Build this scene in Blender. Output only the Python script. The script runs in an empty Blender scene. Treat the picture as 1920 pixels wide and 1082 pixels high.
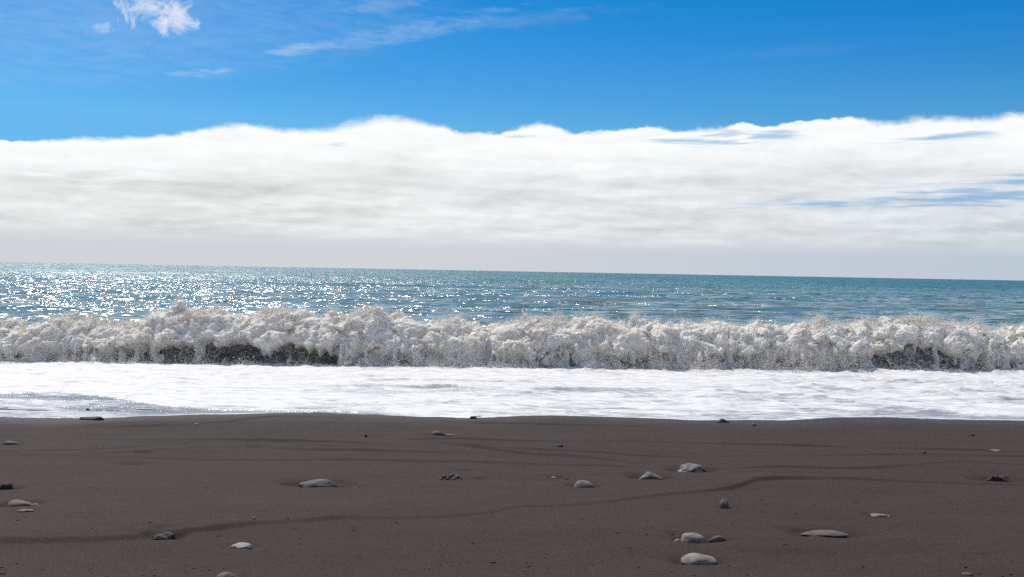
import bpy, bmesh, math, random
import numpy as np
from mathutils import Matrix, Vector

sc = bpy.context.scene
C = sc.collection
rng = np.random.default_rng(7)
random.seed(7)

# ---------------------------------------------------------------- camera
F = 1867.0                       # focal length in pixels of the 1920 px wide photograph
CAM_Z = 3.2
PITCH = math.atan(32.5 / F)
ROLL = math.radians(1.044)
RM = Matrix.Rotation(math.radians(90) - PITCH, 4, 'X') @ Matrix.Rotation(ROLL, 4, 'Z')
cam_d = bpy.data.cameras.new('camera')
cam = bpy.data.objects.new('camera', cam_d)
C.objects.link(cam)
cam.matrix_world = Matrix.Translation((0, 0, CAM_Z)) @ RM
cam_d.sensor_width = 36.0
cam_d.lens = 36.0 * F / 1920.0
cam_d.clip_start = 0.1
cam_d.clip_end = 80000
sc.camera = cam

# ---------------------------------------------------------------- light and exposure
SUN_EL = math.radians(54)
SUN_AZ = math.radians(-34)       # measured from the seaward direction (+Y), negative = to the left
sun_dir = Vector((math.sin(SUN_AZ) * math.cos(SUN_EL), math.cos(SUN_AZ) * math.cos(SUN_EL), math.sin(SUN_EL)))
sd = bpy.data.lights.new('sun', 'SUN')
sd.energy = 4.8
sd.angle = math.radians(0.53)
sd.color = (1.0, 0.955, 0.89)
sun = bpy.data.objects.new('sun', sd)
C.objects.link(sun)
sun.rotation_euler = sun_dir.to_track_quat('Z', 'Y').to_euler()
sc.view_settings.view_transform = 'Standard'
sc.view_settings.look = 'None'
sc.view_settings.exposure = 0.0
sc.view_settings.gamma = 1.0
sc.view_settings.use_curve_mapping = False
sc.render.engine = 'CYCLES'
sc.cycles.use_denoising = False
sc.cycles.max_bounces = 8
sc.cycles.diffuse_bounces = 5
sc.cycles.transmission_bounces = 3
sc.cycles.caustics_reflective = False
sc.cycles.caustics_refractive = False
sc.cycles.sample_clamp_indirect = 4.0


class NT:
    """small node helper"""
    def __init__(s, tree):
        s.t = tree
        tree.nodes.clear()

    def n(s, kind, **kw):
        nd = s.t.nodes.new(kind)
        for k, v in kw.items():
            setattr(nd, k, v)
        return nd

    def put(s, sock, v):
        if isinstance(v, bpy.types.NodeSocket):
            s.t.links.new(v, sock)
        elif v is not None:
            if hasattr(sock.default_value, '__len__'):
                if not hasattr(v, '__len__'):
                    v = (v, v, v)
                if len(sock.default_value) == 4 and len(v) == 3:
                    v = (*v, 1.0)
            sock.default_value = v

    def m(s, op, a, b=None, c=None, clamp=False):
        nd = s.n('ShaderNodeMath', operation=op, use_clamp=clamp)
        s.put(nd.inputs[0], a)
        if b is not None: s.put(nd.inputs[1], b)
        if c is not None: s.put(nd.inputs[2], c)
        return nd.outputs[0]

    def vm(s, op, a, b=None):
        nd = s.n('ShaderNodeVectorMath', operation=op)
        s.put(nd.inputs[0], a)
        if b is not None: s.put(nd.inputs[1], b)
        return nd.outputs[0]

    def mr(s, v, a, b, c=0.0, d=1.0, smooth=True):
        nd = s.n('ShaderNodeMapRange', interpolation_type='SMOOTHSTEP' if smooth else 'LINEAR')
        for i, q in enumerate((v, a, b, c, d)):
            s.put(nd.inputs[i], q)
        return nd.outputs[0]

    def mix(s, f, a, b):
        nd = s.n('ShaderNodeMix', data_type='RGBA')
        s.put(nd.inputs[0], f); s.put(nd.inputs[6], a); s.put(nd.inputs[7], b)
        return nd.outputs[2]

    def noise(s, vec, scale, detail=4.0, rough=0.55, dist=0.0, col=False):
        nd = s.n('ShaderNodeTexNoise')
        s.put(nd.inputs['Vector'], vec)
        nd.inputs['Scale'].default_value = scale
        nd.inputs['Detail'].default_value = detail
        nd.inputs['Roughness'].default_value = rough
        nd.inputs['Distortion'].default_value = dist
        return nd.outputs['Color' if col else 'Fac']

    def scale(s, vec, xyz):
        return s.vm('MULTIPLY', vec, xyz)

    def attr(s, name):
        nd = s.n('ShaderNodeAttribute', attribute_name=name)
        return nd.outputs['Fac']

    def pos(s):
        return s.n('ShaderNodeNewGeometry').outputs['Position']

    def bump(s, h, dist, strength=1.0, normal=None):
        nd = s.n('ShaderNodeBump')
        nd.inputs['Strength'].default_value = strength
        nd.inputs['Distance'].default_value = dist
        s.put(nd.inputs['Height'], h)
        if normal is not None: s.put(nd.inputs['Normal'], normal)
        return nd.outputs[0]

    def bsdf(s, col, rough, spec=0.3, normal=None, **kw):
        nd = s.n('ShaderNodeBsdfPrincipled')
        s.put(nd.inputs['Base Color'], col)
        s.put(nd.inputs['Roughness'], rough)
        s.put(nd.inputs['Specular IOR Level'], spec)
        if normal is not None: s.put(nd.inputs['Normal'], normal)
        for k, v in kw.items():
            s.put(nd.inputs[k], v)
        return nd.outputs[0]

    def mixsh(s, f, a, b):
        nd = s.n('ShaderNodeMixShader')
        s.put(nd.inputs[0], f); s.put(nd.inputs[1], a); s.put(nd.inputs[2], b)
        return nd.outputs[0]

    def out(s, sh):
        o = s.n('ShaderNodeOutputMaterial')
        s.t.links.new(sh, o.inputs['Surface'])


def pix_dir(px, py):
    d = RM.to_3x3() @ Vector(((px - 960.0) / F, (541.0 - py) / F, -1.0))
    return d.normalized()


def az_el(px, py):
    d = pix_dir(px, py)
    return math.atan2(d.x, d.y), math.asin(d.z)


# ---------------------------------------------------------------- sky
world = bpy.data.worlds.new('World')
sc.world = world
world.use_nodes = True
W = NT(world.node_tree)
WS = 0.1
sky = W.n('ShaderNodeTexSky', sky_type='NISHITA')
sky.sun_disc = False
sky.sun_elevation = SUN_EL
sky.sun_rotation = SUN_AZ
sky.altitude = 0
sky.air_density = 1.0
sky.dust_density = 0.25
sky.ozone_density = 3.0
dirv = W.vm('NORMALIZE', W.n('ShaderNodeTexCoord').outputs['Generated'])
sx = W.n('ShaderNodeSeparateXYZ'); W.put(sx.inputs[0], dirv)
AZ = W.m('ARCTAN2', sx.outputs[0], sx.outputs[1])
EL = W.m('ARCSINE', sx.outputs[2])
flat = W.scale(dirv, (1.0, 1.0, 4.5))
lift = W.n('ShaderNodeCombineXYZ')
W.put(lift.inputs[0], sx.outputs[0]); W.put(lift.inputs[1], sx.outputs[1]); W.put(lift.inputs[2], W.m('MAXIMUM', sx.outputs[2], 0.14))
W.put(sky.inputs['Vector'], lift.outputs[0])

hs = W.n('ShaderNodeHueSaturation')
hs.inputs['Saturation'].default_value = 1.58
hs.inputs['Value'].default_value = 0.77
W.put(hs.inputs['Color'], sky.outputs[0])
blue = W.vm('MULTIPLY', hs.outputs[0], (0.95, 1.20, 1.27))


def ellipse(px, py, wx, wy, rot=0.0):
    """soft elliptical region of the sky: 1 at its centre, 0 at its rim"""
    a, e = az_el(px, py)
    da = W.m('SUBTRACT', AZ, a)
    de = W.m('SUBTRACT', EL, e)
    c, s_ = math.cos(rot), math.sin(rot)
    u = W.m('ADD', W.m('MULTIPLY', da, c * F / wx), W.m('MULTIPLY', de, s_ * F / wx))
    v = W.m('ADD', W.m('MULTIPLY', da, -s_ * F / wy), W.m('MULTIPLY', de, c * F / wy))
    r = W.m('SQRT', W.m('ADD', W.m('MULTIPLY', u, u), W.m('MULTIPLY', v, v)))
    return W.mr(r, 1.0, 0.0)


# outline of the cloud bank: its top elevation against azimuth
tops = [(-300, 262), (-120, 252), (0, 258), (110, 257), (200, 260), (320, 249), (390, 237), (450, 232), (540, 240), (610, 238),
        (680, 225), (730, 217), (790, 224), (830, 236), (880, 246), (950, 243), (1020, 234), (1100, 247), (1180, 240),
        (1300, 237), (1400, 234), (1500, 231), (1590, 218), (1650, 228), (1720, 222), (1800, 217), (1850, 219), (1920, 210),
        (2050, 215), (2200, 206)]
E0, E1 = math.radians(5), math.radians(12)
A0, A1 = az_el(-300, 262)[0], az_el(2200, 206)[0]
fc = W.n('ShaderNodeFloatCurve')
cv = fc.mapping.curves[0]
pts = []
for px, py in tops:
    a, e = az_el(px, py)
    pts.append(((a - A0) / (A1 - A0), (e - E0) / (E1 - E0)))
cv.points[0].location = pts[0]
cv.points[1].location = pts[-1]
for p in pts[1:-1]:
    cv.points.new(*p)
fc.mapping.update()
W.put(fc.inputs['Value'], W.mr(AZ, A0, A1, smooth=False))
top = W.m('MULTIPLY_ADD', fc.outputs[0], E1 - E0, E0)
warp = W.vm('ADD', flat, W.scale(W.vm('SUBTRACT', W.noise(flat, 9.0, 3.0, 0.5, col=True), (0.5, 0.5, 0.5)), (0.05, 0.05, 0.05)))
nbig = W.noise(flat, 7.0, 3.0, 0.5)
nedge = W.noise(W.scale(dirv, (1, 1, 1.6)), 26.0, 7.0, 0.55)
nfine = W.noise(W.scale(dirv, (1, 1, 1.5)), 120.0, 5.0, 0.65, 0.4)
edge = W.m('ADD', top, W.m('MULTIPLY', W.m('SUBTRACT', nedge, 0.5), 0.019))
edge = W.m('ADD', edge, W.m('MULTIPLY', W.m('SUBTRACT', nfine, 0.5), 0.0045))
soft = W.mr(nbig, 0.38, 0.68, 0.0016, 0.0075)
dep = W.m('SUBTRACT', edge, EL)              # depth below the top of the bank
bank = W.mr(W.m('DIVIDE', dep, soft), -0.4, 1.2)
# long gaps of blue in the bank
streak = W.noise(W.scale(warp, (1, 1, 3.2)), 15.0, 6.0, 0.58)
gaps = None
for (px, py, wx, wy, rot, k) in [(1600, 379, 330, 13, 0.02, 1.0), (1850, 364, 230, 30, 0.05, 1.25), (1460, 254, 70, 14, 0.1, 1.25),
                                 (1760, 258, 130, 8, 0.02, 1.3), (1320, 268, 130, 8, -0.02, 1.0), (1130, 243, 90, 9, 0, 1.3), (632, 272, 36, 7, 0, 1.0),
                                 (2150, 330, 160, 20, 0, 1.0), (1370, 250, 60, 8, 0.1, 0.9), (985, 250, 60, 8, 0.1, 0.8)]:
    g = W.m('MULTIPLY', ellipse(px, py, wx * 1.25, wy * 1.7, rot), k)
    gaps = g if gaps is None else W.m('MAXIMUM', gaps, g)
gap = W.m('MULTIPLY', W.mr(gaps, 0.0, 0.35), W.mr(W.m('ADD', gaps, W.m('MULTIPLY', W.m('SUBTRACT', streak, 0.53), 4.2)), 0.25, 1.35))
bank = W.m('MULTIPLY', bank, W.m('SUBTRACT', 1.0, W.m('MULTIPLY', gap, 0.62)))
# thickness of the bank: white at the sunlit top, grey layers below, flat grey base near the sea
st2 = W.noise(W.scale(warp, (1, 1, 3.0)), 6.0, 6.0, 0.56)
st3 = W.noise(W.scale(warp, (1, 1, 2.4)), 22.0, 5.0, 0.6)
puff = W.noise(W.scale(dirv, (1, 1, 1.8)), 30.0, 6.0, 0.6, 0.6)
lay = W.mr(dep, 0.02, 0.065)
val = W.m('SUBTRACT', 0.985, W.m('MULTIPLY', lay, 0.17))
val = W.m('ADD', val, W.m('MULTIPLY', W.m('SUBTRACT', st2, 0.5), W.m('MULTIPLY_ADD', lay, 0.22, 0.08)))
val = W.m('ADD', val, W.m('MULTIPLY', W.m('SUBTRACT', st3, 0.5), W.m('MULTIPLY_ADD', lay, 0.12, 0.06)))
val = W.m('ADD', val, W.m('MULTIPLY', W.m('SUBTRACT', puff, 0.5), W.m('MULTIPLY_ADD', lay, 0.06, 0.14)))
for (px, py, wx, wy, k) in [(120, 338, 420, 26, 0.15), (335, 418, 130, 16, 0.16), (400, 436, 40, 10, 0.10), (1230, 425, 150, 14, 0.13),
                            (1500, 300, 400, 40, 0.05), (620, 335, 500, 22, 0.06), (1800, 430, 420, 40, 0.10)]:
    w_ = W.m('MULTIPLY', ellipse(px, py, wx * 1.3, wy * 1.6), W.mr(st3, 0.3, 0.6))
    val = W.m('SUBTRACT', val, W.m('MULTIPLY', w_, k))
rv = W.scale(warp, (1, 1, 1.15))
ra = W.noise(rv, 13.0, 7.0, 0.56)
rb = W.noise(W.vm('ADD', rv, (-0.008, 0.0, 0.028)), 13.0, 7.0, 0.56)
val = W.m('ADD', val, W.m('MULTIPLY', W.m('SUBTRACT', ra, rb), W.m('MULTIPLY_ADD', lay, 0.26, 0.18)))  # self-shadow of the billows put into the cloud colour
ELw = W.m('ADD', EL, W.m('MULTIPLY', W.m('SUBTRACT', W.noise(W.scale(dirv, (1, 1, 3)), 9.0, 4.0), 0.5), 0.006))
base = W.mr(ELw, 0.043, 0.018)               # flat grey base of the bank
rightw = W.mr(AZ, -0.15, 0.5)
bcol = W.mix(rightw, (0.63, 0.655, 0.69), (0.52, 0.59, 0.68))
cw = W.n('ShaderNodeCombineXYZ')
W.put(cw.inputs[0], W.m('MULTIPLY', val, 0.975))
W.put(cw.inputs[1], W.m('MULTIPLY', val, 0.992))
W.put(cw.inputs[2], W.m('MULTIPLY', val, 1.0))
tint = W.mix(W.m('MULTIPLY', rightw, lay), (1, 1, 1), (0.93, 0.965, 1.0))
cw2 = W.vm('MULTIPLY', cw.outputs[0], tint)
ccol = W.mix(base, cw2, bcol)
# high thin clouds
wispv = W.scale(dirv, (1, 1, 2.0))
fib = W.noise(W.vm('ADD', W.scale(wispv, (1, 1, 2.6)), W.scale(W.noise(wispv, 14.0, 3, 0.5, col=True), (0.05, 0.05, 0.11))), 34.0, 7.0, 0.62)
tuft = W.noise(W.scale(dirv, (1, 1, 1)), 42.0, 8.0, 0.66, 0.9)
hi = None
for (px, py, wx, wy, rot, n_, k, lo, up) in [
        (285, 22, 112, 62, -0.2, tuft, 0.85, 0.40, 1.25), (330, 50, 40, 30, -0.9, tuft, 0.7, 0.45, 1.2), (188, 52, 44, 22, 0.3, tuft, 0.7, 0.40, 1.3),
        (560, 93, 120, 17, 0.16, fib, 0.36, 0.1, 1.7), (760, 60, 260, 26, 0.20, fib, 0.19, 0.15, 1.4), (360, 136, 100, 13, 0.16, fib, 0.30, 0.3, 1.4),
        (200, 30, 560, 110, 0.1, fib, 0.15, -0.6, 1.8), (720, 10, 160, 26, 0.2, fib, 0.16, 0.2, 1.4), (950, 40, 260, 20, 0.1, fib, 0.08, 0.1, 1.4),
        (1500, 95, 200, 14, 0.05, fib, 0.03, 0.0, 1.6)]:
    g = W.m('ADD', ellipse(px, py, wx * 1.35, wy * 1.35, rot), W.m('MULTIPLY', W.m('SUBTRACT', n_, 0.5), 2.3))
    g = W.m('MULTIPLY', W.m('MULTIPLY', W.mr(g, lo, up), k), W.mr(ellipse(px, py, wx * 1.35, wy * 1.35, rot), 0.0, 0.25))
    hi = g if hi is None else W.m('MAXIMUM', hi, g)
fill_cloud = W.m('MULTIPLY', W.mr(fib, 0.36, 0.64), W.mr(EL, math.radians(16), math.radians(34), 0.0, 0.70))  # unseen thin cloud overhead, added to brighten the ambient light on the foam
hi = W.m('MAXIMUM', hi, fill_cloud)
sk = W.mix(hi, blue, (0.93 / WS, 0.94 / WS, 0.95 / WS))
ccol10 = W.vm('MULTIPLY', ccol, (1 / WS, 1 / WS, 1 / WS))
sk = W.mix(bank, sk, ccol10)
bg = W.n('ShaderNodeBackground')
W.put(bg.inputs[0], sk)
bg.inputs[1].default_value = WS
wo = W.n('ShaderNodeOutputWorld')
world.node_tree.links.new(bg.outputs[0], wo.inputs[0])
world.cycles.sampling_method = 'MANUAL'
world.cycles.sample_map_resolution = 512

# ---------------------------------------------------------------- numpy noise and mesh helpers
_perm = rng.permutation(512).astype(np.int32)
_perm = np.concatenate([_perm, _perm, _perm])
_g = rng.normal(size=(512, 3)).astype(np.float32)
_g /= np.linalg.norm(_g, axis=1, keepdims=True)


def perlin(x, y, z):
    """vectorised gradient noise, about -1..1"""
    x = np.asarray(x, np.float32); y = np.asarray(y, np.float32); z = np.asarray(z, np.float32)
    x, y, z = np.broadcast_arrays(x, y, z)
    xi = np.floor(x).astype(np.int32); yi = np.floor(y).astype(np.int32); zi = np.floor(z).astype(np.int32)
    xf = x - xi; yf = y - yi; zf = z - zi
    u = xf * xf * xf * (xf * (xf * 6 - 15) + 10)
    v = yf * yf * yf * (yf * (yf * 6 - 15) + 10)
    w = zf * zf * zf * (zf * (zf * 6 - 15) + 10)
    xi &= 511; yi &= 511; zi &= 511
    r = 0
    for dx in (0, 1):
        a = _perm[(xi + dx)]
        wx = u if dx else 1 - u
        for dy in (0, 1):
            b = _perm[a + yi + dy]
            wy = v if dy else 1 - v
            for dz in (0, 1):
                g = _g[_perm[(b + zi + dz)] & 511]
                wz = w if dz else 1 - w
                r = r + wx * wy * wz * (g[..., 0] * (xf - dx) + g[..., 1] * (yf - dy) + g[..., 2] * (zf - dz))
    return (r * 1.6).astype(np.float32)


def fbm(x, y, z, octs=4, gain=0.5, lac=2.03):
    a, r = 1.0, 0.0
    for o in range(octs):
        r = r + a * perlin(x + 17.3 * o, y + 5.1 * o, z + 9.7 * o)
        x, y, z = x * lac, y * lac, z * lac
        a *= gain
    return r


def sstep(a, b, v):
    t = np.clip((v - a) / (b - a), 0, 1)
    return t * t * (3 - 2 * t)


def mesh_obj(name, verts, faces, mat, parent=None, smooth=True, attrs=None):
    me = bpy.data.meshes.new(name)
    verts = np.asarray(verts, np.float32).reshape(-1, 3)
    faces = np.asarray(faces, np.int32)
    k = faces.shape[1]
    me.vertices.add(len(verts))
    me.vertices.foreach_set('co', verts.ravel())
    me.loops.add(faces.size)
    me.loops.foreach_set('vertex_index', faces.ravel())
    me.polygons.add(len(faces))
    me.polygons.foreach_set('loop_start', np.arange(0, faces.size, k, dtype=np.int32))
    if smooth:
        me.polygons.foreach_set('use_smooth', np.ones(len(faces), dtype=bool))
    me.update(calc_edges=True)
    for an, av in (attrs or {}).items():
        at = me.attributes.new(an, 'FLOAT', 'POINT')
        at.data.foreach_set('value', np.asarray(av, np.float32).ravel())
    me.materials.append(mat)
    o = bpy.data.objects.new(name, me)
    C.objects.link(o)
    if parent is not None:
        o.parent = parent
    return o


def grid_faces(nr, nc):
    i = np.arange(nr * nc).reshape(nr, nc)
    return np.stack([i[:-1, :-1], i[:-1, 1:], i[1:, 1:], i[1:, :-1]], -1).reshape(-1, 4)


def material(name):
    m = bpy.data.materials.new(name)
    m.use_nodes = True
    return m, NT(m.node_tree)


def tag(o, label=None, cat=None, group=None, kind=None):
    if label: o['label'] = label
    if cat: o['category'] = cat
    if group: o['group'] = group
    if kind: o['kind'] = kind
    return o


# ---------------------------------------------------------------- beach profile
def sand_z0(y):
    y = np.asarray(y, np.float64)
    near = 1.62 * (1 - y / 22.2)
    z = np.where(y > 22.2, -0.062 * (y - 22.2), near)
    z = np.where(y > 45, -1.41 - 0.02 * (y - 45), z)
    return np.where(y < -6, 2.06 + 0.9 * (1 - np.exp((y + 6) / 16.0)), z)


def ground(px, py, zfun=sand_z0):
    """where the line of sight through a point of the photograph meets the beach"""
    d = pix_dir(px, py)
    y = 15.0
    for _ in range(60):
        t = (float(zfun(y)) - CAM_Z) / d.z
        y = 0.5 * y + 0.5 * t * d.y
    t = y / d.y
    return Vector((t * d.x, y, float(zfun(y))))


def flatz(y): return 0.0


def curve_ground(pts, zfun=sand_z0, xtra=True):
    g = [ground(px, py, zfun) for px, py in pts]
    return np.array([p.x for p in g]), np.array([p.y for p in g])


# stones: photograph x, y of foot, width, height in photo pixels, shape, tone, yaw, label
STONES = [
 (592, 908, 74, 20, 'slab', 'grey', 0.1, 'speckled dark grey stone in its own scour hollow between the sand lines', 'stone', 1.0),
 (3, 914, 42, 20, 'block', 'black', 0.3, 'near-black angular rock with a faint sand tail beside it', 'rock', 1.0),
 (33, 944, 44, 15, 'round', 'ochre', 0.1, 'ochre-coloured rounded stone touching a smaller tan stone', 'stone', 0.9),
 (65, 943, 22, 11, 'round', 'ochre', 0.5, 'small tan stone leaning against the ochre-coloured stone', 'stone', 0.4),
 (44, 959, 32, 6, 'ridge', 'tan', 0.1, 'thin buried stone edge showing beside the ochre-coloured stone', 'stone', 0.6),
 (1097, 907, 39, 15, 'round', 'tan', 0.0, 'smooth beige loaf-shaped pebble near two tiny pale chips', 'stone', 0.6),
 (1223, 893, 48, 18, 'wedge', 'tan', 0.1, 'pale triangular stone with a tapering tail', 'stone', 0.8),
 (1298, 879, 58, 17, 'rough', 'pale', 0.15, 'rough mottled light grey stone next to the triangular one', 'stone', 0.6),
 (1875, 897, 52, 19, 'rough', 'brown', 0.0, 'rough dark brown rock half sunk in a hollow', 'rock', 0.9),
 (1359, 952, 23, 15, 'block', 'grey', 0.4, 'small boxy grey stone standing clear of the sand', 'stone', 0.15),
 (1654, 964, 36, 7, 'slab', 'tan', 0.0, 'flat pale oblong pebble with a shallow scour', 'stone', 0.6),
 (1553, 996, 88, 13, 'ridge', 'buff', -0.06, 'long curved back of a buried stone beside a dark hollow', 'stone', 1.0),
 (1303, 1008, 47, 18, 'round', 'cream', -0.15, 'round cream stone between two smaller pale ones', 'stone', 0.5),
 (1274, 1005, 18, 8, 'round', 'cream', 0.3, 'smallest of the trio of cream stones, at its scour end', 'stone', 0.6),
 (1347, 1008, 33, 12, 'ridge', 'buff', 0.15, 'half-moon pale stone beside the round cream stone', 'stone', 0.5),
 (1315, 1046, 68, 20, 'round', 'cream', -0.12, 'long smooth oval cream stone lying below the trio', 'stone', 0.6),
 (448, 1026, 40, 10, 'slab', 'white', 0.05, 'flat white slab-like pebble on bare sand', 'stone', 0.4),
 (425, 1090, 54, 28, 'round', 'grey', 0.2, 'grey rounded stone lying alone just below the flat white pebble', 'stone', 0.6),
 (305, 1008, 46, 16, 'rough', 'sandy', 0.1, 'lumpy dark stone coated in sand on the long wash line', 'stone', 0.9),
 (18, 836, 26, 8, 'round', 'greybrown', 0.1, 'small dull brown stone among the faint wash lines', 'stone', 0.5),
 (822, 817, 28, 10, 'round', 'greybrown', -0.1, 'small rounded brown-grey stone with a flat stone trailing behind', 'stone', 0.6),
 (843, 816, 26, 4, 'slab', 'greybrown', -0.05, 'flat stone lying against the small rounded brown-grey one', 'stone', 0.2),
 (1357, 791, 26, 8, 'wedge', 'greybrown', 0.1, 'wet grey stone right on the foam edge', 'stone', 0.3),
 (1414, 800, 10, 5, 'block', 'tan', 0.1, 'tiny tan pebble just clear of the foam edge', 'pebble', 0.2),
 (888, 786, 15, 5, 'round', 'black', 0.1, 'small black stone half covered by the foam edge', 'stone', 0.2),
 (166, 788, 46, 6, 'slab', 'black', 0.0, 'flat wet black rock washed by the foam edge', 'rock', 0.2),
 (164, 768, 7, 4, 'round', 'black', 0.0, 'tiny black pebble standing in the thin wet film', 'pebble', 0.0),
 (1831, 787, 10, 4, 'round', 'black', 0.0, 'tiny dark pebble inside the white foam edge', 'pebble', 0.0),
 (1869, 849, 24, 3, 'slab', 'pale', 0.0, 'thin pale sliver of stone flush with the sand', 'stone', 0.1),
 (1048, 839, 20, 5, 'slab', 'black', 0.0, 'thin flat black stone between faint wash lines', 'stone', 0.2),
 (686, 823, 6, 4, 'round', 'black', 0.0, 'tiny lone black pebble on smooth sand', 'pebble', 0.1),
 (368, 800, 10, 4, 'slab', 'white', 0.2, 'tiny white chip on a wash line', 'pebble', 0.1),
 (1816, 1078, 22, 6, 'slab', 'buff', -0.1, 'flush pale stone top barely showing through sand', 'stone', 0.1),
 (1733, 855, 10, 4, 'round', 'red', 0.0, 'tiny reddish pebble on a wash line', 'pebble', 0.1),
 (476, 982, 7, 4, 'round', 'cream', 0.0, 'tiny cream pebble beside the long wash line', 'pebble', 0.1),
 (1039, 894, 11, 4, 'round', 'white', 0.0, 'tiny white chip in a dark scrape', 'pebble', 0.5),
 (1063, 895, 8, 4, 'round', 'tan', 0.0, 'tiny tan chip at the end of the dark scrape', 'pebble', 0.4),
 (1825, 817, 8, 3, 'round', 'black', 0.0, 'tiny black pebble on the damp upper strip of sand', 'pebble', 0.1),
 (1261, 996, 6, 4, 'round', 'greybrown', 0.0, 'tiny grey pebble in the scour beside the trio', 'pebble', 0.1),
]
GRAVEL = [(832, 894, 13, 8), (845, 893, 14, 9), (857, 894, 14, 8), (839, 896, 10, 5), (851, 896, 12, 6), (865, 895, 8, 5), (827, 896, 8, 4)]
sg = [(ground(s[0], s[1]), s) for s in STONES]

# wash lines left on the sand, traced along the beach
LINES = [
 ([(-300, 1022), (0, 1018), (120, 1016), (250, 1012), (310, 1006), (400, 997), (480, 988), (560, 982), (640, 976), (760, 974), (850, 967), (920, 962),
   (970, 951), (1060, 948), (1150, 940), (1280, 926), (1380, 913), (1420, 902), (1500, 898), (1600, 900), (1750, 904), (1920, 908), (2200, 915)], 1.2),
 ([(-200, 797), (0, 799), (130, 799), (230, 802), (330, 800), (400, 794), (470, 785), (520, 783), (640, 785), (760, 789), (900, 794), (1060, 797), (1280, 801)], 0.8),
 ([(-200, 818), (0, 821), (130, 825), (250, 827), (380, 827), (500, 828), (640, 833), (760, 840), (850, 847), (980, 850)], 0.7),
 ([(-200, 850), (0, 849), (150, 846), (250, 840), (380, 828)], 1.0),
 ([(90, 855), (200, 850), (290, 845), (380, 839), (500, 840), (640, 845), (800, 850), (980, 852)], 0.9),
 ([(-200, 850), (0, 853), (150, 855), (300, 857), (480, 859), (640, 860), (800, 866), (970, 869), (1100, 872), (1250, 880)], 0.8),
 ([(700, 828), (820, 826), (1000, 827), (1200, 829), (1400, 834), (1600, 840), (1920, 851), (2200, 856)], 0.8),
 ([(500, 828), (560, 834), (640, 841), (720, 845)], 0.8),
 ([(780, 828), (860, 835), (960, 848), (1080, 857), (1200, 866), (1300, 876)], 1.0),
 ([(900, 838), (1050, 846), (1200, 852), (1280, 856), (1420, 856), (1500, 854), (1600, 854), (1750, 857), (1920, 860), (2200, 862)], 0.8),
 ([(1330, 877), (1450, 878), (1550, 880), (1640, 878), (1720, 873), (1790, 868), (1850, 870), (1920, 874), (2100, 878)], 1.0),
 ([(1280, 880), (1400, 886), (1500, 889), (1700, 897), (1850, 902)], 0.55),
 ([(870, 894), (950, 886), (1040, 874)], 0.7),
 ([(20, 904), (70, 898), (140, 892), (230, 889)], 0.8),
]

# ---------------------------------------------------------------- sand
mat_sand, N = material('black_sand')
P = N.pos()
gr = N.noise(P, 62.0, 3.0, 0.8)
gr2 = N.noise(P, 24.0, 4.0, 0.75)
md = N.noise(N.scale(P, (0.5, 1.0, 1.0)), 1.1, 5.0, 0.6)
lg = N.noise(N.scale(P, (0.25, 1.0, 1.0)), 0.5, 3.0, 0.5)
spk = N.m('GREATER_THAN', N.noise(P, 140.0, 1.0, 0.5), 0.735)
mark = N.attr('mark')
wet = N.attr('wet')
col = N.mix(N.mr(gr, 0.25, 0.75), (0.0087, 0.0054, 0.0041), (0.0522, 0.0341, 0.0252))
col = N.mix(N.mr(gr2, 0.3, 0.75, 0.0, 0.42), col, (0.0435, 0.0283, 0.0214))
col = N.mix(N.mr(md, 0.35, 0.75, 0.0, 0.35), col, (0.0185, 0.0120, 0.0090))
col = N.mix(N.mr(lg, 0.4, 0.7, 0.0, 0.25), col, (0.0378, 0.0246, 0.0186))
col = N.mix(N.m('MULTIPLY', mark, 0.85), col, (0.024, 0.018, 0.017))
col = N.mix(N.m('MULTIPLY', wet, 0.5), col, (0.050, 0.042, 0.040))
col = N.mix(N.m('MULTIPLY', spk, 0.75), col, (0.30, 0.27, 0.25))
bh = N.m('ADD', N.m('MULTIPLY', gr, 0.5), N.m('MULTIPLY', gr2, 1.0))
nb = N.bump(bh, 0.006, 0.55)
N.out(N.bsdf(col, N.m('MULTIPLY_ADD', wet, -0.28, 0.92), 0.18, nb))

NCF, NRF = 530, 500
yr = np.concatenate([-np.geomspace(400, 1.0, 40), np.linspace(0, 5.0, 12), np.linspace(5.2, 24.4, NRF), np.linspace(25, 46, 22), np.geomspace(50, 400, 8)])
tf = np.linspace(-1, 1, NCF)
ext = 1 + np.geomspace(0.02, 60, 26)
tc = np.concatenate([-ext[::-1], tf, ext])
YY, TT = np.meshgrid(yr, tc, indexing='ij')
XX = TT * (0.56 * np.clip(YY, 4, 60) + 1.6)
ZZ = sand_z0(YY)
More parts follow.
